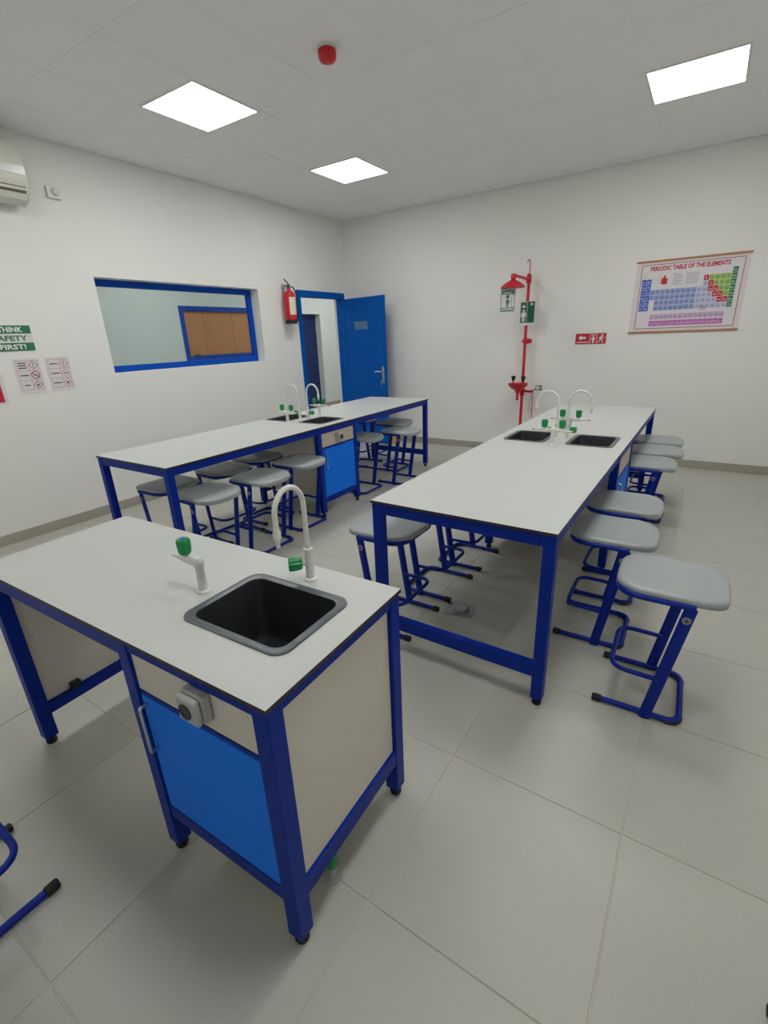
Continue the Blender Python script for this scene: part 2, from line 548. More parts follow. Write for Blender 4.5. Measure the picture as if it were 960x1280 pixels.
# raised stiles and rails around the panel
for (x0, x1, z0, z1) in ((0, .075, .012, 2.135), (DL - .075, DL, .012, 2.135), (.075, DL - .075, .012, .14), (.075, DL - .075, 2.06, 2.135)):
    MB().box(x0, x1, -.047, -.039, z0, z1).build('leaf_frame', 'door_blue', LF, bevel=.003)
MB().box(.29, .58, -.044, -.039, 1.70, 1.815).build('name_plate', 'plate_grey', LF, bevel=.001)
mb = MB()
for k, (a0, a1) in enumerate(((.31, .56), (.31, .52), (.31, .54))):
    mb.box(a0, a1, -.0446, -.0438, 1.785 - k * .03, 1.791 - k * .03)
mb.build('plate_print', 'ink_grey', LF)
MB().box(DL - .062, DL - .018, -.056, -.046, .93, 1.17).build('lock_plate', 'chrome', LF, bevel=.004)
h = MB().lathe([(.013, 0), (.013, .05)], 12, (DL - .04, -.05, 1.10), '-y')
h.tube([(DL - .04, -.098, 1.10), (DL - .07, -.1, 1.10), (DL - .165, -.1, 1.098)], .014, 10)
h.build('lever_handle', 'chrome', LF, smooth=True)
k = MB().tube([(DL - .04, -.055, .985), (DL - .042, -.085, .985)], .004, 8)
k.tube([(DL - .042, -.083, .985), (DL - .05, -.086, .95), (DL - .055, -.086, .90)], .004, 8)
k.build('key', 'chrome', LF)
for z in (.3, 1.1, 1.9):
    MB().lathe([(.010, 0), (.010, .1)], 10, (-.006, -.045, z)).build('hinge', 'door_blue', LF, smooth=True)
# far dark door in the recess
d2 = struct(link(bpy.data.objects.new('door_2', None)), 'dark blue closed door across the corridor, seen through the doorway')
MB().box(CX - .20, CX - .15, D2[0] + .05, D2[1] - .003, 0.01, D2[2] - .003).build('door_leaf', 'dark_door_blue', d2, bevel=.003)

# ================================================================== CEILING LIGHTS
lab = {(0, 0): 'lit square ceiling panel nearest the corner, in front of the open door', (0, 1): 'lit square ceiling panel left of the red ceiling sounder',
       (1, 0): 'lit square ceiling panel above the periodic table chart', (1, 1): 'lit ceiling panel above the near end of the stool row',
       (0, 2): 'lit ceiling panel overhead left of the viewer', (1, 2): 'lit ceiling panel overhead behind the viewer'}
proto = None
def ceiling_light(loc, label):
    global proto
    if proto is None:
        t = thing('ceiling_light', label, 'light', loc, 0, 'square ceiling panels')
        f = MB()
        s_, q = .300, .284
        f.box(-s_, s_, -s_, -q, -.008, .02).box(-s_, s_, q, s_, -.008, .02).box(-s_, -q, -q, q, -.008, .02).box(q, s_, -q, q, -.008, .02)
        f.build('frame', 'lamp_frame', t)
        MB().box(-q, q, -q, q, -.006, .012).build('diffuser', 'lamp_diffuser', t)
        proto = t
    else:
        t = copy_tree(proto)
        t.location = loc; t['label'] = label
    return t
for a, lx in enumerate(LX):
    for b, ly in enumerate(LY):
        ceiling_light((lx, ly, HC), lab[(a, b)])
for ly, lb in ((-4.4, 'unseen fill panel added over the corridor left of the window'), (-1.6, 'unseen fill panel added over the corridor in front of the brown boards'),
               (1.4, 'unseen fill panel added over the corridor beyond the doorway'), (3.2, 'unseen fill panel added at the far end of the corridor')):
    ceiling_light((-1.6, ly, HC - .012), lb)  # out-of-view corridor panels, added to brighten what shows through window and doorway

# ================================================================== BENCHES
def bench_frame(name, label, loc, rz, x0, x1, y0, y1, legs, end_rails, mids=(), long_rails=()):
    t = thing(name, label, 'bench frame', loc, rz)
    L = .05
    zt = HB - TOP
    for (lx, ly) in legs:
        lg = MB().box(lx - L / 2, lx + L / 2, ly - L / 2, ly + L / 2, .035, zt).build('leg', 'frame_blue', t, bevel=.003)
        MB().lathe([(.019, 0), (.021, .006), (.021, .014), (.012, .018), (.012, .037)], 14, (lx, ly, 0)).build('foot', 'rubber', lg, smooth=True)
    for (a0, a1, b0, b1, z0, z1) in end_rails:
        MB().box(a0, a1, b0, b1, z0, z1).build('rail', 'frame_blue', t, bevel=.002)
    return t

def sink(loc, rz, sx, sy, label, group, depth=.19, rim=.026):
    t = thing('sink', label, 'sink', loc, rz, group)
    r = .045
    # rim
    out, inn = rrect(-sx / 2, sx / 2, -sy / 2, sy / 2, r, 7), rrect(-sx / 2 + rim, sx / 2 - rim, -sy / 2 + rim, sy / 2 - rim, r * .8, 7)
    n = len(out)
    rings = [[(p[0], p[1], .0005) for p in out], [(p[0] * .997, p[1] * .997, .004) for p in out], [(q[0] * .3 + p[0] * .7, q[1] * .3 + p[1] * .7, .0055) for p, q in zip(out, inn)],
             [(q[0], q[1], .002) for q in inn]]
    m = MB()
    v = [p for rg in rings for p in rg]
    m.add(v, [(k * n + i, k * n + (i + 1) % n, (k + 1) * n + (i + 1) % n, (k + 1) * n + i) for k in range(len(rings) - 1) for i in range(n)])
    m.build('rim', 'sink_rim', t, smooth=True)
    rings = [[(q[0], q[1], .002) for q in inn], [(q[0] * .98, q[1] * .98, -.012) for q in inn], [(q[0] * .93, q[1] * .93, -depth * .9) for q in inn],
             [(q[0] * .86, q[1] * .86, -depth) for q in inn], [(q[0] * .15, q[1] * .15, -depth - .006) for q in inn]]
    m = MB()
    v = [p for rg in rings for p in rg]
    m.add(v, [(k * n + i, k * n + (i + 1) % n, (k + 1) * n + (i + 1) % n, (k + 1) * n + i) for k in range(len(rings) - 1) for i in range(n)])
    m.add(rings[-1], [tuple(range(n))])
    o = m.build('basin', 'sink_black', t, smooth=True)
    me = o.data
    bm = bmesh.new(); bm.from_mesh(me)
    for f in bm.faces:
        f.normal_update()
        cc = f.calc_center_median()
        if f.normal.dot(Vector((0, 0, 0.0)) - Vector((cc.x, cc.y, cc.z + depth * .5 - depth))) < 0 and abs(f.normal.z) < .6: f.normal_flip()
        elif abs(f.normal.z) >= .6 and f.normal.z < 0: f.normal_flip()
    bm.to_mesh(me); bm.free()
    MB().lathe([(.001, -depth - .0035), (.022, -depth - .0035), (.028, -depth - .0055)], 16, cap=False).build('drain', 'brushed_steel', t, smooth=True)
    return t

def knob(m, c, axis='z', r=.017, h=.034):
    """ribbed knob: 10-sided flutes"""
    n = 20
    prof = []
    vs_, fs_ = [], []
    for rr, hh in ((r * .72, 0), (r * .9, h * .12), (r, h * .55), (r * 1.0, h * .9), (r * .86, h)):
        for i in range(n):
            a = 2 * PI * i / n
            q = rr * (1.0 if i % 2 else .88)
            p = (q * math.cos(a), q * math.sin(a), hh)
            if axis == 'x': p = (p[2], p[0], p[1])
            if axis == '-x': p = (-p[2], -p[0], p[1])
            if axis == '-y': p = (-p[1], -p[2], p[0])
            if axis == 'y': p = (p[1], p[2], p[0])
            if axis == 'd': # toward -x-y
                s2 = math.sqrt(.5)
                p = (-s2 * p[2] - s2 * p[0], -s2 * p[2] + s2 * p[0], p[1])
            vs_.append((p[0] + c[0], p[1] + c[1], p[2] + c[2]))
    for k in range(4):
        for i in range(n):
            j = (i + 1) % n
            fs_.append((k * n + i, k * n + j, (k + 1) * n + j, (k + 1) * n + i))
    fs_.append(tuple(range(n - 1, -1, -1))); fs_.append(tuple(4 * n + i for i in range(n)))
    return m.add(vs_, fs_)

def gooseneck(loc, rz, label, group=None, span=.12, rise=.26, knob_dir='d', drop=.045, rad=.0085):
    """swan-neck tap; spout bends toward local -y"""
    t = thing('swan_neck_tap', label, 'tap', loc, rz, group)
    MB().lathe([(.021, 0), (.021, .006), (.014, .010), (.013, .100), (.0155, .101), (.0155, .112), (.009, .114)], 16).build('body', 'white_plastic', t, smooth=True)
    pts = [(0, 0, .105), (0, 0, rise)]
    R_ = span / 2
    for i in range(1, 15):
        a = PI * i / 15 * 1.0
        pts.append((0, -R_ + R_ * math.cos(a), rise + R_ * 1.12 * math.sin(a)))
    pts.append((0, -span, rise)); pts.append((0, -span, rise - drop))
    MB().tube(pts, rad, 12).build('spout', 'white_plastic', t, smooth=True)
    MB().lathe([(.006, -.052), (.0075, -.03), (.0075, -.026), (.012, -.024), (.0125, -.006), (.010, 0), (.009, .006)], 14, (0, -span, rise - drop)).build('nozzle', 'white_plastic', t, smooth=True)
    st = MB()
    kd = {'d': (-1, -1), 'x': (1, 0), '-x': (-1, 0), '-y': (0, -1)}[knob_dir]
    L = math.hypot(*kd); kd = (kd[0] / L, kd[1] / L)
    st.tube([(0, 0, .062), (kd[0] * .026, kd[1] * .026, .062)], .008, 10)
    st.build('valve_stem', 'white_plastic', t, smooth=True)
    kb = knob(MB(), (kd[0] * .022, kd[1] * .022, .062), knob_dir, .022, .044).build('knob', 'green_plastic', t)
    return t

def gas_tap(loc, rz, label, double, group=None):
    """gas tap: post with arm along local x; upright green knobs"""
    t = thing('gas_tap', label, 'tap', loc, rz, group)
    MB().lathe([(.022, 0), (.022, .005), (.015, .010), (.013, .085), (.017, .09), (.017, .112), (.012, .118)], 16).build('post', 'white_plastic', t, smooth=True)
    for s in ((-1, 1) if double else (-1,)):
        arm = MB().tube([(0, 0, .1), (s * .05, 0, .1), (s * .085, 0, .1), (s * .13, 0, .1)], .013, 10, radii=[1, 1, .6, .28]).build('arm', 'white_plastic', t, smooth=True)
        if double:
            MB().lathe([(.0045, 0), (.0045, .01), (.002, .014)], 8, (s * .128, 0, .1), 'x' if s > 0 else '-x').build('nozzle_tip', 'red_plastic', arm, smooth=True)
        MB().lathe([(.009, .105), (.009, .125)], 10, (s * .058, 0, 0)).build('valve_stem', 'white_plastic', t, smooth=True)
        kb = knob(MB(), (s * .058, 0, .118), 'z', .0215, .052).build('knob', 'green_plastic', t)
        MB().lathe([(.009, 0), (.009, .002)], 12, (s * .058, 0, .1695)).build('cap', 'ink_blue', kb)
    return t

def socket_box(loc, rz, label, group=None):
    t = thing('socket_outlet', label, 'socket', loc, rz, group)
    MB().box(-.04, .04, -.026, 0, -.04, .04).build('body', 'grey_plastic', t, bevel=.006)
    MB().box(-.037, .037, -.044, -.027, -.037, .037).build('flap', 'grey_plastic', t, bevel=.007)
    MB().lathe([(.022, 0), (.022, .003), (.018, .0035), (.016, .001)], 20, (-.004, -.044, -.002), '-y').build('socket_face', 'dark_plastic', t, smooth=True)
    return t

def cabinet(name, label, loc, rz, w, d, z0, z1, both=False, strip='strip_beige'):
    """under-bench cabinet: local x width, front at y=0, depth to +y"""
    t = thing(name, label, 'cabinet', loc, rz)
    b = MB()
    th = .016
    b.box(-w / 2, -w / 2 + th, .004, d - .004, z0, z1).box(w / 2 - th, w / 2, .004, d - .004, z0, z1)
    b.box(-w / 2 + th, w / 2 - th, .02, d - .02, z0, z0 + th)
    b.build('body', 'panel_beige', t)
    fronts = [(0, 1)] + ([(d, -1)] if both else [])
    for fy, sg in fronts:
        def bx(x0, x1, y0, y1, z0_, z1_):
            ya, yb = fy + sg * y0, fy + sg * y1
            return MB().box(x0, x1, min(ya, yb), max(ya, yb), z0_, z1_)
        bx(-w / 2 + .001, w / 2 - .001, .002, .018, z1 - .125, z1 - .002).build('top_strip', strip, t, bevel=.0015)
        bx(-w / 2 + .001, w / 2 - .001, .0, .016, z1 - .140, z1 - .1265).build('divider', 'frame_blue', t)
        dd = bx(-w / 2 + .004, w / 2 - .004, -.001, .016, z0 + .004, z1 - .143).build('door', 'cabinet_blue', t, bevel=.002)
        hx = -w / 2 + .028 if sg > 0 else w / 2 - .028
        ya = fy + sg * -.001
        hp = fillet([(hx, ya, z1 - .325), (hx, ya - sg * .024, z1 - .325), (hx, ya - sg * .024, z1 - .165), (hx, ya, z1 - .165)], .006, 4)
        MB().tube(hp, .0055, 8).build('handle', 'chrome', dd, smooth=True)
    # back panel for single-front
    if not both:
        MB().box(-w / 2 + .001, w / 2 - .001, d - .018, d - .002, z0, z1).build('back_panel', 'panel_beige', t)
    return t

# ---------------- front bench
FA = 0.027
FX, FY = 4.202, -5.953
FW, FLn = 0.586, 1.471
frame_t = bench_frame('lab_bench_frame', 'blue steel frame of the short bench nearest the viewer', (FX, FY, 0), FA, -FLn, 0, 0, FW,
    [(-.03, .03), (-.03, FW - .03), (-FLn + .03, .03), (-FLn + .03, FW - .03), (-.56, .03), (-.56, FW - .03)],
    [(-FLn + .055, -.585, .008, .05, .775, HB - TOP), (-.535, -.055, .008, .05, .80, HB - TOP), (-FLn + .055, -.585, FW - .05, FW - .008, .775, HB - TOP), (-.535, -.055, FW - .05, FW - .008, .80, HB - TOP),
     (-.05, -.008, .055, FW - .055, .80, HB - TOP), (-FLn + .008, -FLn + .05, .055, FW - .055, .80, HB - TOP),
     (-.05, -.008, .055, FW - .055, .165, .225), (-FLn + .008, -FLn + .05, .055, FW - .055, .14, .19),
     (-.535, -.055, .01, .05, .165, .215), (-.535, -.055, FW - .05, FW - .01, .165, .215)])
MB().box(-.032, -.018, .057, FW - .057, .227, .798).build('end_panel', 'panel_beige', frame_t, bevel=.002)
MB().box(-FLn + .02, -FLn + .034, .057, FW - .057, .192, .798).build('end_panel', 'panel_beige', frame_t, bevel=.002)
MB().box(-FLn + .034, -FLn + .062, .15, .19, .192, .222).build('panel_clip', 'rubber', frame_t, bevel=.003)
def F2W(s, t, z):
    return (FX + s * math.cos(FA) - t * math.sin(FA), FY + s * math.sin(FA) + t * math.cos(FA), z)
fs = (-.49, -.09, .142, .456)    # sink s0 s1 t0 t1
wt = slab('worktop', [(-FLn, 0), (0, 0), (0, FW), (-FLn, FW)], [rrect(fs[0] + .012, fs[1] - .012, fs[2] + .012, fs[3] - .012, .035)], HB - TOP, HB, ['laminate', 'laminate_edge'])
wt.location = (FX, FY, 0); wt.rotation_euler = (0, 0, FA)
tag(wt, 'pale grey worktop of the short bench nearest the viewer', 'worktop')
sink(F2W((fs[0] + fs[1]) / 2, (fs[2] + fs[3]) / 2, HB), FA, fs[1] - fs[0], fs[3] - fs[2], 'large black sink set in the nearest bench', 'bench sinks', depth=.2)
gooseneck(F2W(-.292, .503, HB), FA + .0, 'white swan-neck tap with one green knob behind the nearest sink', None, span=.125, rise=.262, knob_dir='d')
gas_tap(F2W(-.548, .283, HB), FA, 'single-arm white gas tap with green knob left of the nearest sink', False)
cab = cabinet('under_bench_cabinet', 'blue-doored cabinet under the sink of the nearest bench', F2W(-.295, .012, 0), FA, .478, FW - .064, .216, .799, strip='panel_beige')
socket_box(F2W(-.245, .013, .757), FA, 'grey flap socket box on the strip of the nearest cabinet')
# green capped pipe stub under the bench
t = thing('pipe_stub', 'short green capped pipe stub on the floor under the nearest bench', 'pipe', F2W(-.055, .205, 0), FA)
MB().lathe([(.03, 0), (.03, .004), (.014, .006), (.014, .05)], 14).build('pipe', 'grey_plastic', t, smooth=True)
MB().lathe([(.017, .045), (.019, .05), (.019, .11), (.012, .118)], 14).build('cap', 'green_plastic', t, smooth=True)

# ---------------- long benches
def long_bench(nm, cx, cy, a, Wd, Ln, sink_c, sink_u, cab_v, word):
    hw, hl = Wd / 2, Ln / 2
    lg = [(sx * (hw - .03), sy * (hl - .03)) for sx in (-1, 1) for sy in (-1, 1)]
    lg += [(sx * (hw - .03), v) for sx in (-1, 1) for v in cab_v]
    zt = HB - TOP
    rails = []
    for sx in (-1, 1):
        xa, xb = sorted((sx * (hw - .009), sx * (hw - .049)))
        ys = [-hl + .055, cab_v[0] - .025, cab_v[0] + .025, cab_v[1] - .025, cab_v[1] + .025, hl - .055]
        for k in (0, 2, 4): rails.append((xa, xb, ys[k], ys[k + 1], zt - .052, zt))
        rails.append((xa, xb, cab_v[0] + .025, cab_v[1] - .025, .125, .175))
    for sy in (-1, 1):
        ya, yb = sorted((sy * (hl - .009), sy * (hl - .049)))
        rails.append((-hw + .055, hw - .055, ya, yb, zt - .055, zt))
        rails.append((-hw + .055, hw - .055, ya, yb, .148, .212))
    bench_frame('lab_bench_frame', 'blue steel frame of the long bench ' + word, (cx, cy, 0), a, -hw, hw, -hl, hl, lg, rails)
    sw, sl = .305, .38
    su = [sink_u - .22, sink_u + .22]
    wt = slab('worktop', [(-hw, -hl), (hw, -hl), (hw, hl), (-hw, hl)],
              [rrect(u - sw / 2 + .012, u + sw / 2 - .012, sink_c - sl / 2 + .012, sink_c + sl / 2 - .012, .03) for u in su], HB - TOP, HB, ['laminate', 'laminate_edge'])
    wt.location = (cx, cy, 0); wt.rotation_euler = (0, 0, a)
    tag(wt, 'pale grey worktop of the long bench ' + word, 'worktop')
    def B(u, v, z): return (cx + u * math.cos(a) - v * math.sin(a), cy + u * math.sin(a) + v * math.cos(a), z)
    for u, sd in zip(su, ('left', 'right')):
        sink(B(u, sink_c, HB), a, sw, sl, '%s black sink of the pair in the long bench %s' % (sd, word), 'bench sinks')
    for s, sd in ((-1, 'left'), (1, 'right')):
        # spout bends toward local -y -> turn so it points to -x / +x
        gooseneck(B(sink_u + s * .028, sink_c + s * .03, HB), a - s * -PI / 2 if s > 0 else a - PI / 2, 'white swan-neck tap bending %s over the sinks, bench %s' % (sd, word),
                  'swan-neck taps', span=.15, rise=.25, knob_dir='-y', drop=.015, rad=.0085)
    for v, fb in ((sink_c - .235, 'near'), (sink_c + .235, 'far')):
        gas_tap(B(sink_u, v, HB), a, 'double gas tap with green knobs at %s side of sinks, bench %s' % (fb, word), True, 'double gas taps')
    cw = cab_v[1] - cab_v[0] - .052
    vc = (cab_v[0] + cab_v[1]) / 2
    cabinet('under_bench_cabinet', 'blue-doored sink cabinet under the long bench ' + word, B(hw - .010, vc, 0), a + PI / 2, cw, Wd - .02, .176, zt - .053, both=True)
    if nm == 'l': socket_box(B(hw - .010, vc, zt - .112), a + PI / 2, 'grey socket on the cabinet strip of the long bench ' + word)
    return B
LB = long_bench('l', (1.22 + 2.072) / 2, (-4.786 - 1.201) / 2, .002, .86, 3.585, .048, -.035, (-.275, .262), 'by the window')
RB = long_bench('r', (3.637 + 4.52) / 2, (-4.713 - 1.21) / 2, -.012, .883, 3.503, .013, 0.0, (-.24, .33), 'in mid-room')

# ================================================================== STOOLS
def make_stool():
    t = thing('lab_stool', 'x', 'stool', (0, 0, 0), 0, 'lab stools')
    hw = .172
    r = .0125
    base = fillet([(.168, -hw, .0165), (-.15, -hw, .0165), (-.15, hw, .0165), (.168, hw, .0165)], .055, 6)
    MB().tube(base, r, 8).build('base', 'stool_blue', t, smooth=True)
    for s in (-1, 1):
        MB().lathe([(.011, -.004), (.0165, 0), (.0165, .032), (.012, .036)], 10, (.152, s * hw, .0168), 'x').build('foot_cap', 'rubber', t, smooth=True)
        MB().tube(fillet([(-.100, s * hw, .0105), (-.15, s * hw, .0105), (-.15, s * (hw - .05), .0105)], .055, 6), .0105, 8, r2=.0152).build('foot_pad', 'rubber', t, smooth=True)
        up = MB().tube([(-.022, s * (hw + .012), .004), (-.110, s * (hw + .012), .565)], .0105, 10, r2=.0235, side=(0, 1, 0)).build('upright', 'stool_blue', t, smooth=True)
        bc = MB().lathe([(.016, 0), (.015, .003), (.004, .0035)], 14, (-.102, s * (hw + .0215), .515), 'y' if s > 0 else '-y')
        bc.cur = 1
        yc = s * (hw + .0215 + .0042)
        bc.box(-.111, -.093, yc - .0006, yc + .0006, .513, .517).box(-.104, -.100, yc - .0006, yc + .0006, .506, .524)
        bc.build('bolt_cap', ['brushed_steel', 'rubber'], up, smooth=True)
    fr = fillet([(-.05, -hw, .20), (.135, -hw, .205), (.135, hw, .205), (-.05, hw, .20)], .07, 7)
    MB().tube(fr, .0105, 8).build('footrest', 'stool_blue', t, smooth=True)
    sf = fillet([(-.125, -hw - .014, .571), (.152, -hw - .014, .574), (.152, hw + .014, .574), (-.125, hw + .014, .571)], .10, 8)
    MB().tube(sf, .0125, 8).build('seat_frame', 'stool_blue', t, smooth=True)
    # moulded seat
    xf, xr, hy = .155, -.214, .188
    out = []
    def arc(cx, cy, rad, a0, a1, n):
        for i in range(n + 1):
            a = a0 + (a1 - a0) * i / n
            out.append([cx + rad * math.cos(a), cy + rad * math.sin(a)])
    arc(xf - .10, hy - .10, .10, 0, PI / 2, 7)
    arc(xr + .085, hy - .085, .085, PI / 2, PI, 7)
    for yy in (.06, 0, -.06): out.append([xr, yy])
    arc(xr + .085, -hy + .085, .085, PI, 1.5 * PI, 7)
    arc(xf - .10, -hy + .10, .10, 1.5 * PI, 2 * PI, 7)
    for yy in (-.05, 0, .05): out.append([xf, yy])
    for p in out:   # gently bowed ends
        q = 1 - (p[1] / hy) ** 2
        if p[0] > 0: p[0] += .012 * q * min(1, p[0] / xf)
        else: p[0] -= .026 * q * min(1, p[0] / xr)
    n = len(out)
    cx0 = (xf + xr) / 2
    rings = []
    for sc_, z in ((.0, .576), (.93, .576), (.975, .577), (.995, .583), (1.0, .591), (.995, .598), (.98, .6025), (.95, .605), (.8, .6045), (.5, .602), (.2, .600)):
        rg = []
        for p in out:
            x, y = cx0 + (p[0] - cx0) * sc_, p[1] * sc_
            dz = -.016 * max(0, (cx0 - x) / .21) ** 4 - .004 * max(0, (x - cx0) / .21) ** 4
            thick = -.010 * max(0, (cx0 - x) / .21) ** 3 if z < .585 else 0
            rg.append((x, y, z + dz + thick))
        rings.append(rg)
    rings = rings[1:]
    m = MB()
    m.add([p for rg in rings for p in rg], [(k * n + i, k * n + (i + 1) % n, (k + 1) * n + (i + 1) % n, (k + 1) * n + i) for k in range(len(rings) - 1) for i in range(n)]
          + [tuple(range(n)), tuple((len(rings) - 1) * n + i for i in range(n))])
    m.build('seat', 'seat_grey', t, smooth=True)
    return t
stools = [
    (4.86, -4.36, PI + .02, 'grey-seated stool standing out furthest right, nearest of the right-hand row'),
    (4.578, -3.93, PI + .02, 'second grey stool from the viewer on the right side of the middle bench'),
    (4.562, -3.44, PI, 'third grey stool from the viewer on the right side of the middle bench'),
    (4.575, -2.37, PI, 'fourth grey stool on the right of the middle bench, just past the blue cabinet'),
    (4.60, -1.92, PI, 'fifth grey stool on the right of the middle bench, between two others'),
    (4.58, -1.475, PI, 'last grey stool on the right of the middle bench, nearest the back wall'),
    (3.56, -4.405, 0.0, 'grey stool behind the near left leg of the middle bench'),
    (3.575, -3.925, 0.0, 'stool on the left of the middle bench, behind the first one, by its base'),
    (3.585, -3.45, 0.0, 'furthest visible stool on the left of the middle bench, only its legs showing'),
    (2.0, -4.48, PI, 'grey stool at the near corner of the window-wall bench, room side'),
    (2.035, -4.01, PI, 'second grey stool on the room side of the window-wall bench'),
    (1.978, -3.50, PI, 'grey stool in front of the open bay just left of the far blue cabinet'),
    (1.88, -2.40, PI, 'stool pushed close against the right of the far blue cabinet'),
    (2.085, -1.935, PI, 'stool standing furthest out at the far end of the window-wall bench'),
    (1.715, -1.485, PI, 'stool tucked fully under the far end of the window-wall bench'),
    (1.60, -4.48, 0.0, 'shaded stool at the near corner of the window-wall bench, wall side'),
    (1.625, -3.985, -.05, 'shaded stool second along the wall side of the window bench'),
    (1.555, -3.54, 0.0, 'shaded stool third along the wall side, beside the far cabinet panel'),
    (1.235, -1.475, 0.0, 'shaded stool on the wall side in front of the open blue door'),
    (3.252, -6.414, PI / 2, 'stool cut off at the left edge, in front of the nearest bench'),
    (5.432, -5.615, PI, 'stool almost wholly out of view at the lower right corner'),
]
st0 = make_stool()
for k, (x, y, a, lb) in enumerate(stools):
    s = st0 if k == 0 else copy_tree(st0)
    s.location = (x, y, 0); s.rotation_euler = (0, 0, a); s['label'] = lb

# ================================================================== EMERGENCY SHOWER
PX, PY = 2.89, -.10
t = thing('emergency_shower', 'red emergency shower and eyewash station standing at the back wall', 'shower', (PX, PY, 0))
MB().lathe([(.075, 0), (.075, .008), (.03, .012), (.022, .06)], 18).build('floor_flange', 'red_paint', t, smooth=True)
MB().lathe([(.0185, .05), (.0185, 2.21)], 14).build('standpipe', 'red_paint', t, smooth=True)
MB().lathe([(.03, 2.13), (.032, 2.14), (.032, 2.20), (.026, 2.225), (.012, 2.24)], 14).build('tee_fitting', 'red_paint', t, smooth=True)
arm = fillet([(0, 0, 2.175), (-.02, -.24, 2.185), (-.035, -.475, 2.19), (-.035, -.475, 2.12)], .03, 5)
MB().tube(arm, .0165, 12).build('shower_arm', 'red_paint', t, smooth=True)
MB().lathe([(.026, 2.205), (.030, 2.20), (.030, 2.15), (.022, 2.145), (.04, 2.135), (.075, 2.12), (.115, 2.09), (.138, 2.066), (.140, 2.058), (.132, 2.056)], 28, (-.035, -.475, 0)).build('shower_head', 'red_paint', t, smooth=True)
hook = [(0, 0, 2.22), (.005, 0, 2.30)] + [(-.012 + .016 * math.cos(a * PI / 8), 0, 2.36 + .03 * math.sin(a * PI / 8)) for a in range(0, 9)]
MB().tube(hook, .006, 8).build('hook', 'red_paint', t, smooth=True)
MB().lathe([(.028, 1.435), (.03, 1.44), (.03, 1.485), (.028, 1.49)], 14).build('clamp', 'red_paint', t, smooth=True)
MB().tube([(0, 0, 1.462), (0, .09, 1.462)], .011, 10).lathe([(.035, .088), (.035, .098)], 16, (0, 0, 1.462), 'y').build('wall_bracket', 'red_paint', t, smooth=True)
MB().tube([(-.05, 0, 1.462), (.045, 0, 1.462)], .009, 8).lathe([(.012, 0), (.026, .008), (.03, .022), (.024, .036), (.008, .04)], 14, (.045, 0, 1.462), 'x').build('knob', 'red_paint', t, smooth=True)
# eyewash
MB().lathe([(.028, .78), (.03, .79), (.03, .90), (.028, .91)], 14).build('eyewash_tee', 'red_paint', t, smooth=True)
MB().tube([(0, 0, .865), (0, -.10, .865), (0, -.19, .865)], .018, 10).build('eyewash_arm', 'red_paint', t, smooth=True)
bowl = MB().lathe([(.03, .84), (.035, .875), (.08, .895), (.118, .93), (.125, .955), (.128, .957), (.122, .957), (.11, .93), (.07, .905), (.001, .90)], 26, (0, -.19, 0), cap=False)
bowl.build('eyewash_bowl', 'red_paint', t, smooth=True)
MB().tube([(0, -.19, .86), (0, -.19, .745)], .017, 10).build('waste_pipe', 'red_paint', t, smooth=True)
for s in (-1, 1):
    nz = MB().tube([(s * .02, -.19, .92), (s * .062, -.19, .95), (s * .064, -.19, 1.0)], .009, 8)
    nz.build('nozzle_pipe', 'red_paint', t, smooth=True)
    MB().lathe([(.012, .985), (.018, 1.0), (.028, 1.03), (.028, 1.045), (.012, 1.05)], 14, (s * .064, -.19, 0)).build('nozzle_cap', 'rubber', t, smooth=True)
MB().tube([(0, 0, .845), (.10, -.03, .84), (.15, -.04, .845)], .016, 10).build('valve_body', 'red_paint', t, smooth=True)
MB().tube([(.15, -.04, .845), (.19, -.06, .88), (.21, -.06, .895)], .006, 8).build('push_lever', 'rubber', t, smooth=True)
hp = MB().box(.195, .275, -.075, -.070, .862, .925)
hp.build('push_plate', 'sign_green', t, bevel=.001)
prints(MB().quadxz(.205, .235, .872, .915, -.0758).discxz(.255, .895, .010, -.0758), 'plate_print', 'ink_white', t)
MB().tube([(.14, -.04, .83), (.125, -.04, .72), (.105, -.04, .62), (.115, -.04, .585), (.15, -.04, .60), (.16, -.04, .75), (.155, -.04, .83)], .003, 6).build('chain', 'chrome', t, smooth=True)
MB().tube([(.155, -.04, .83), (.158, -.04, .50)], .005, 8).build('foot_rod', 'red_paint', t, smooth=True)
# sign hanging below the shower head
def person(m, cx, z0, h, y):
    m.discxz(cx, z0 + h * .90, h * .10, y, 12)
    m.polyxz([(cx - h * .15, z0 + h * .76), (cx + h * .15, z0 + h * .76), (cx + h * .13, z0 + h * .38), (cx - h * .13, z0 + h * .38)], y)
    m.quadxz(cx - h * .12, cx - h * .015, z0, z0 + h * .40, y); m.quadxz(cx + h * .015, cx + h * .12, z0, z0 + h * .40, y)
    m.linexz(cx - h * .16, z0 + h * .74, cx - h * .21, z0 + h * .40, h * .07, y); m.linexz(cx + h * .16, z0 + h * .74, cx + h * .21, z0 + h * .40, h * .07, y)
g = thing('safety_sign', 'white and green safety sign hanging under the red shower head', 'sign', (2.80, -.575, 1.80))
MB().box(-.092, .092, -.002, .002, 0, .255).build('plate', 'paper', g)
m = MB(); m.framexz(-.083, .083, .008, .247, .006, -.0028); m.quadxz(-.072, .072, .195, .235, -.0028); m.quadxz(-.075, .075, .032, .05, -.0028)
m.quadxz(-.075, .075, .012, .022, -.0028)
person(m, 0.0, .055, .105, -.0028); m.discxz(.0, .168, .02, -.0029, 12); m.linexz(.045, .07, .045, .16, .006, -.0028)
prints(m, 'print', 'sign_green', g)
m = MB(); m.quadxz(-.06, .06, .212, .219, -.0034); m.quadxz(-.05, .05, .202, .208, -.0034); m.quadxz(-.06, .06, .038, .043, -.0034)
prints(m, 'white_print', 'ink_white', g)
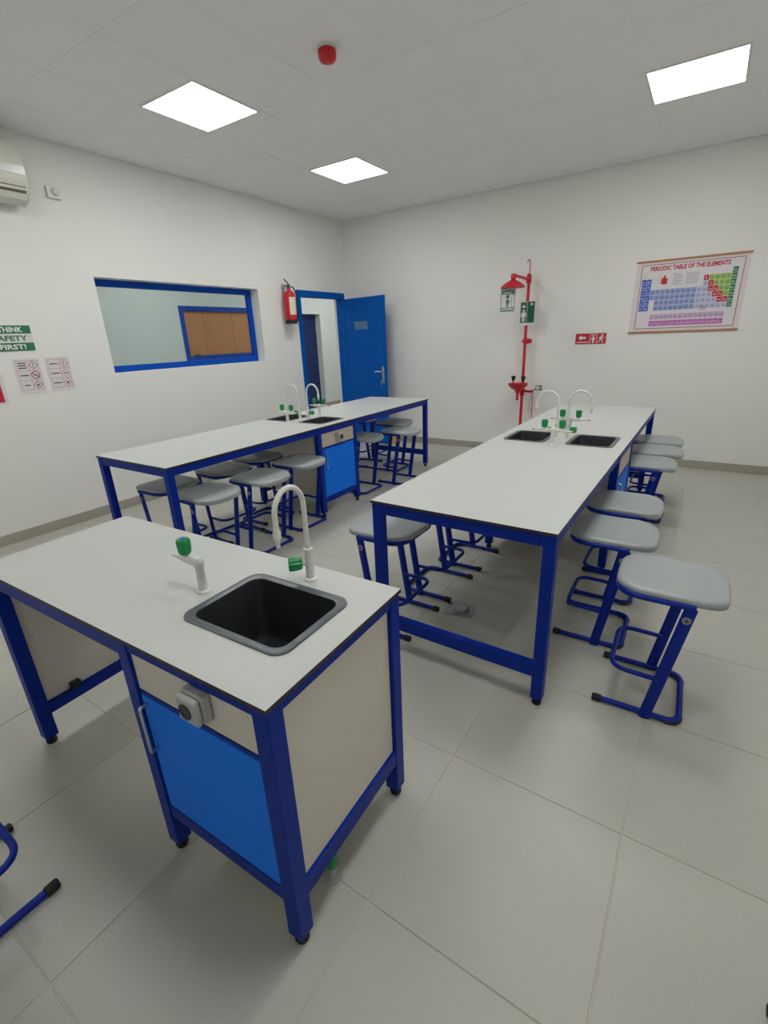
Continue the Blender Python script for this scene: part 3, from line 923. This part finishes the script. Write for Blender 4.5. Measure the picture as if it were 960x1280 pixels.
g = thing('safety_sign', 'dark green emergency shower sign fixed to the red standpipe', 'sign', (2.905, -.135, 1.65))
MB().box(-.092, .092, -.002, .002, 0, .275).build('plate', 'paper', g)
m = MB(); m.quadxz(-.088, .088, .028, .271, -.0028); prints(m, 'ground_print', 'ink_dark_green', g)
m = MB(); person(m, -.045, .045, .14, -.0036); m.linexz(-.045, .235, -.045, .215, .03, -.0036); m.polyxz([(-.07, .205), (-.02, .205), (-.035, .225), (-.055, .225)], -.0036)
m.quadxz(-.001, .001, .028, .271, -.0036); m.framexz(-.084, -.006, .034, .266, .0025, -.0036)
m.quadxz(.045, .057, .225, .26, -.0036); m.quadxz(.033, .069, .237, .248, -.0036)
m.quadxz(-.075, .075, .010, .018, -.0029)
prints(m, 'white_print', 'ink_white', g)

# ================================================================== RED DIRECTION SIGN
g = thing('direction_sign', 'red and white arrow sign between the shower and the chart', 'sign', (3.655, -.001, 1.465))
MB().box(-.178, .178, -.003, 0, -.066, .066).build('plate', 'paper', g, bevel=.0008)
m = MB()
for a, b in ((-.173, -.010), (-.004, .066), (.072, .173)): m.quadxz(a, b, -.061, .061, -.0036)
prints(m, 'ground_print', 'ink_red', g)
m = MB()
m.polyxz([(-.14, .012), (-.105, .042), (-.105, .024), (-.055, .024), (-.055, 0), (-.105, 0), (-.105, -.018)], -.0044)
m.quadxz(-.16, -.022, -.043, -.034, -.0044)
person(m, .030, -.05, .085, -.0044); m.quadxz(.008, .055, .04, .048, -.0044)
# running figure
m.discxz(.128, .040, .011, -.0044, 12); m.linexz(.125, .027, .112, -.008, .02, -.0044); m.linexz(.122, .022, .146, .006, .007, -.0044); m.linexz(.146, .006, .158, .016, .006, -.0044)
m.linexz(.120, .022, .098, .012, .007, -.0044); m.linexz(.098, .012, .094, -.006, .006, -.0044)
m.linexz(.113, -.006, .136, -.022, .010, -.0044); m.linexz(.136, -.022, .134, -.048, .008, -.0044); m.linexz(.110, -.006, .100, -.032, .010, -.0044); m.linexz(.100, -.032, .082, -.038, .008, -.0044)
prints(m, 'white_print', 'ink_white', g)

# ================================================================== PERIODIC TABLE CHART
PW, PH = 1.03, .742
g = thing('periodic_table_chart', 'periodic table wall chart with wooden rods on the back wall', 'poster', (4.058, -.004, 1.507))
MB().box(.004, PW - .004, -.0015, .0005, .004, PH - .004).build('sheet', 'paper_pink', g)
for z in (0, PH - .02):
    MB().box(-.004, PW + .004, -.012, .003, z, z + .020).build('rod', 'wood_rod', g, bevel=.004)
def U(u): return u * PW
def V(v): return PH * (1 - v)
yP = -.0022
m = MB(); m.quadxz(U(.058), U(.955), V(.935), V(.06), yP); prints(m, 'inner_sheet', 'paper', g)
m = MB(); m.framexz(U(.055), U(.958), V(.938), V(.057), .006, yP - .0006)
prints(m, 'border_print', 'ink_maroon', g)
texts('title', [('PERIODIC TABLE OF THE ELEMENTS', U(.49), V(.115), .046, U(.70))], 'ink_red', g, yP - .0010, bold=.04)
SYM = '''H He Li Be B C N O F Ne Na Mg Al Si P S Cl Ar K Ca Sc Ti V Cr Mn Fe Co Ni Cu Zn Ga Ge As Se Br Kr Rb Sr Y Zr Nb Mo Tc Ru Rh Pd Ag Cd In Sn Sb Te I Xe Cs Ba La Ce Pr Nd Pm Sm Eu Gd Tb Dy Ho Er Tm Yb Lu Hf Ta W Re Os Ir Pt Au Hg Tl Pb Bi Po At Rn Fr Ra Ac Th Pa U Np Pu Am Cm Bk Cf Es Fm Md No Lr Rf Db Sg Bh Hs Mt Ds Rg Cn Nh Fl Mc Lv Ts Og'''.split()
def place(z):
    if z == 1: return 1, 1
    if z == 2: return 1, 18
    if z <= 4: return 2, z - 2
    if z <= 10: return 2, z + 8
    if z <= 12: return 3, z - 10
    if z <= 18: return 3, z
    if z <= 36: return 4, z - 18
    if z <= 54: return 5, z - 36
    if z <= 56: return 6, z - 54
    if z <= 71: return 8, z - 57 + 3
    if z <= 86: return 6, z - 68
    if z <= 88: return 7, z - 86
    if z <= 103: return 9, z - 89 + 3
    return 7, z - 100
cols = {}
sym_w, sym_d = [], []
u0, du, v0, dv = .072, .0468, .175, .0735
for z, s_ in enumerate(SYM, 1):
    r_, c_ = place(z)
    if r_ <= 7: uu, vv, w_, h_ = u0 + (c_ - 1) * du, v0 + (r_ - 1) * dv, du, dv
    else: uu, vv, w_, h_ = .19 + (c_ - 3) * .0448, (.735 if r_ == 8 else .825), .0448, .078
    if z == 1: k = 'ink_cream'
    elif r_ == 8: k = 'ink_mauve'
    elif r_ == 9: k = 'ink_magenta'
    elif c_ <= 2: k = 'ink_blue'
    elif c_ == 18: k = 'ink_green'
    elif z in (5, 14, 32, 33, 51, 52, 84, 85): k = 'ink_red'
    elif z in (6, 7, 8, 9, 15, 16, 17, 34, 35, 53): k = 'ink_lime'
    elif c_ <= 11: k = 'ink_periwinkle'
    else: k = 'ink_lavender'
    cols.setdefault(k, MB()).quadxz(U(uu) + .0015, U(uu + w_) - .0015, V(vv + h_) + .002, V(vv) - .002, yP - .0008)
    (sym_w if k in ('ink_blue', 'ink_red', 'ink_green', 'ink_magenta') else sym_d).append((s_, U(uu + w_ / 2), V(vv + h_ * .55), .020, None))
for k, m in cols.items(): prints(m, 'element_cells', k, g)
o = texts('element_symbols', sym_w + sym_d, ['ink_white', 'ink_navy'], g, yP - .0014, idx=[0] * len(sym_w) + [1] * len(sym_d))
o['kind'] = 'stuff'
m = MB()
for k in range(7):
    for a, b in ((.36, .455), (.475, .60)): m.quadxz(U(a), U(b - random.random() * .03), V(.205 + k * .022) - .004, V(.205 + k * .022), yP - .0010)
for k in range(4): m.quadxz(U(.64), U(.70), V(.655 + k * .016) - .004, V(.655 + k * .016), yP - .0010)
for k in range(4): m.linexz(U(.225), V(.22 + k * .03), U(.255 + .01 * k), V(.22 + k * .03), .002, yP - .001)
prints(m, 'legend_print', 'ink_grey', g)
m = MB(); m.quadxz(U(.255), U(.31), V(.33), V(.25), yP - .0012).quadxz(U(.27), U(.29), V(.25), V(.215), yP - .0012); prints(m, 'legend_key', 'ink_red', g)

# ================================================================== SIGNS ON THE LEFT WALL
Q = PI / 2
g = thing('safety_banner', 'green and white sign reading THINK SAFETY FIRST', 'sign', (.001, -4.66, 1.588), Q)
MB().box(-.172, .172, -.003, 0, 0, .2).build('plate', 'paper', g)
m = MB(); m.quadxz(-.172, .172, .136, .2, -.0037); m.quadxz(-.172, .172, 0, .064, -.0037); prints(m, 'ground_print', 'sign_green', g)
texts('white_lettering', [('THINK', .022, .168, .042, .18)], 'ink_white', g, -.0044, bold=.03)
texts('white_lettering', [('FIRST!', .012, .032, .042, .19)], 'ink_white', g, -.0044, bold=.03)
texts('green_lettering', [('SAFETY', .008, .100, .044, .25)], 'sign_green', g, -.0044, bold=.03)
def hazard(cy, lb, kind):
    g = thing('hazard_sheet', lb, 'sign', (.001, cy, 1.238), Q, 'hazard sheets')
    MB().box(-.1, .1, -.002, 0, 0, .285).build('sheet', 'paper', g)
    x0, xm, x1, z0, z1 = -.083, .008, .083, .028, .272
    m = MB(); m.framexz(x0, x1, z0, z1, .003, -.0026); m.quadxz(xm - .0015, xm + .0015, z0, z1, -.0027)
    for k in (1, 2): m.quadxz(x0, x1, z0 + (z1 - z0) * k / 3 - .0015, z0 + (z1 - z0) * k / 3 + .0015, -.0028)
    prints(m, 'grid_print', 'ink_orange', g)
    m = MB(); d = MB()
    for k in range(3):
        cz = z0 + (z1 - z0) * (k + .5) / 3; cx = (xm + x1) / 2; q = .033
        if kind == 0 and k == 1: m.ringxz(cx, cz, .026, .033, -.0027); m.linexz(cx - .02, cz + .02, cx + .02, cz - .02, .006, -.0032)
        else:
            for a, b in (((0, q), (q, 0)), ((q, 0), (0, -q)), ((0, -q), (-q, 0)), ((-q, 0), (0, q))):
                m.linexz(cx + a[0], cz + a[1], cx + b[0], cz + b[1], .0045, -.0027)
        if k == 2: d.quadxz(cx - .003, cx + .003, cz - .004, cz + .017, -.0029).discxz(cx, cz - .012, .0035, -.0029, 10)
        elif k == 1: d.quadxz(cx - .014, cx + .014, cz - .005, cz + .003, -.0029)
        else: d.discxz(cx, cz, .008, -.0029, 10).quadxz(cx - .012, cx + .012, cz - .012, cz - .008, -.0029)
        rows = 3 if (kind == 0 and k == 2) else 1
        for r_ in range(rows):
            zz = cz + (rows - 1) * .010 - r_ * .020
            wd = .022 if (kind == 0 and k == 0) else .032
            d.quadxz((x0 + xm) / 2 - wd, (x0 + xm) / 2 + wd, zz - .004, zz + .004, -.0029)
    prints(m, 'symbol_print', 'ink_maroon' if kind == 0 else 'ink_pink', g); prints(d, 'dark_print', 'ink_black', g)['kind'] = 'stuff'
hazard(-4.588, 'left hazard symbol sheet with a crossed circle, below the green banner', 0)
hazard(-4.345, 'right hazard symbol sheet, nearest the window', 1)
g = thing('notice', 'white framed notice with red panel cut off at the left edge', 'sign', (.001, -4.955, 1.17), Q)
MB().box(-.15, .165, -.003, 0, 0, .24).build('sheet', 'paper', g)
prints(MB().quadxz(-.14, .135, .02, .165, -.0037), 'red_print', 'ink_red', g)

# ================================================================== WALL UNITS
# air conditioner
g = thing('air_conditioner', 'white wall-mounted air conditioner cut off at the upper left', 'air conditioner', (0.001, -4.72, 2.66), Q)
AW = .42
prof = [(0, .06), (0, .44), (-.14, .44), (-.19, .42), (-.21, .36), (-.215, .16), (-.20, .09), (-.15, .03), (-.08, .01), (-.02, .03)]
def prism_x(prof, xa, xb, m=None):
    m = m or MB()
    n = len(prof)
    v = [(xa, y, z) for y, z in prof] + [(xb, y, z) for y, z in prof]
    return m.add(v, [tuple(range(n)), tuple(range(2 * n - 1, n - 1, -1))] + [(i, (i + 1) % n, n + (i + 1) % n, n + i) for i in range(n)])
prism_x(prof, -AW, AW).build('body', 'ac_white', g, bevel=.012, seg=3, smooth=True)
prism_x([(-.206, .20), (-.219, .20), (-.2195, .255), (-.2085, .255)], -AW + .01, AW - .01).build('front_trim', 'ac_trim', g)
prism_x([(-.12, .10), (-.2095, .122), (-.2045, .092), (-.174, .050), (-.12, .06)], -AW + .05, AW - .03).build('outlet_slot', 'ac_slot', g)
prism_x([(-.196, .072), (-.200, .076), (-.178, .036), (-.172, .036)], -AW + .05, AW - .03).build('louvre', 'ac_white', g)
prism_x([(-.211, .112), (-.217, .112), (-.214, .094), (-.208, .095)], -AW + .05, AW - .03).build('louvre', 'ac_white', g)
# little wall box right of it
g = thing('wall_box', 'small white wall box right of the air conditioner', 'wall box', (.001, -4.035, 2.83), Q)
MB().box(-.052, .052, -.028, 0, -.045, .045).build('case', 'white_plastic', g, bevel=.005)
MB().lathe([(.026, 0), (.03, .004), (.028, .016), (.018, .024)], 18, (.004, -.028, .004), '-y').build('sensor_dome', 'white_plastic', g, smooth=True)
MB().lathe([(.032, 0), (.032, .002)], 18, (.004, -.028, .004), '-y').build('seal_ring', 'grey_plastic', g, smooth=True)
# fire extinguisher
g = thing('fire_extinguisher', 'red fire extinguisher hanging left of the doorway', 'fire extinguisher', (.105, -1.385, 1.795))
R_ = .078
MB().lathe([(R_ * .94, 0), (R_ * 1.03, .004), (R_ * 1.03, .045), (R_ * .98, .05)], 24).build('base_ring', 'rubber', g, smooth=True)
MB().lathe([(R_ * .97, .04), (R_, .06), (R_, .335), (R_ * .93, .365), (R_ * .7, .392), (R_ * .38, .408), (.024, .415), (.022, .43)], 24).build('cylinder', 'red_paint', g, smooth=True)
# label wraps the front
vs_, n_ = [], 9
for i in range(n_):
    a = math.radians(-52 + 70 * i / (n_ - 1))
    for z in (.11, .325): vs_.append((math.cos(a) * (R_ + .0012), math.sin(a) * (R_ + .0012), z))
MB().add(vs_, [(2 * i, 2 * i + 2, 2 * i + 3, 2 * i + 1) for i in range(n_ - 1)]).build('label', 'ink_cream', g, smooth=True)
MB().lathe([(.02, .425), (.022, .43), (.022, .47), (.014, .48)], 12).build('valve', 'dark_plastic', g, smooth=True)
MB().tube([(0, .01, .475), (.01, -.03, .50), (.02, -.09, .535)], .010, 8, r2=.006).tube([(0, .01, .455), (.01, -.04, .46), (.02, -.10, .462)], .009, 8, r2=.005).build('squeeze_handle', 'dark_plastic', g, smooth=True)
MB().lathe([(.014, 0), (.014, .012)], 12, (.02, .006, .452), 'x').build('gauge', 'chrome', g)
MB().tube(fillet([(0, .015, .455), (.01, .085, .455), (.02, .112, .36), (.02, .108, .15), (.02, .105, .10)], .06, 6), .008, 8).build('hose', 'rubber', g, smooth=True)
MB().lathe([(.012, .03), (.016, .06), (.014, .16), (.009, .17)], 12, (.02, .105, 0)).build('horn', 'rubber', g, smooth=True)
MB().box(-.104, -.085, -.03, .03, .30, .49).box(-.088, -.02, -.008, .008, .435, .45).build('bracket', 'chrome', g)
# ceiling sounder
g = thing('fire_sounder', 'red round fire alarm sounder on the ceiling', 'alarm', (2.675, -3.595, HC))
MB().lathe([(.058, 0), (.058, -.012), (.052, -.014)], 24).build('base', 'white_plastic', g, smooth=True)
MB().lathe([(.050, -.010), (.055, -.02), (.055, -.048), (.046, -.066), (.02, -.074)], 24).build('horn_cover', 'red_plastic', g, smooth=True)
# floor socket under the middle bench
g = thing('floor_socket', 'round metal floor socket beneath the middle bench', 'floor socket', (3.85, -4.15, 0), .2)
MB().box(-.085, .085, -.07, .07, 0, .004).build('plate', 'brushed_steel', g, bevel=.001)
MB().lathe([(.058, .004), (.058, .012), (.05, .015), (.048, .012), (.0, .012)], 24, cap=False).build('ring', 'brushed_steel', g, smooth=True)
MB().lathe([(.046, .012), (.046, .03), (.038, .042), (.015, .047)], 20, (-.006, .004, 0)).build('cap', 'grey_plastic', g, smooth=True)
# yellow block by the door
g = MB().box(-.035, .035, -.03, .03, 0, .13).build('door_block', 'yellow_block', None, bevel=.004)
g.location = (.985, -.26, 0)
tag(g, 'small yellow-tan block on the floor at the edge of the open door', 'block')
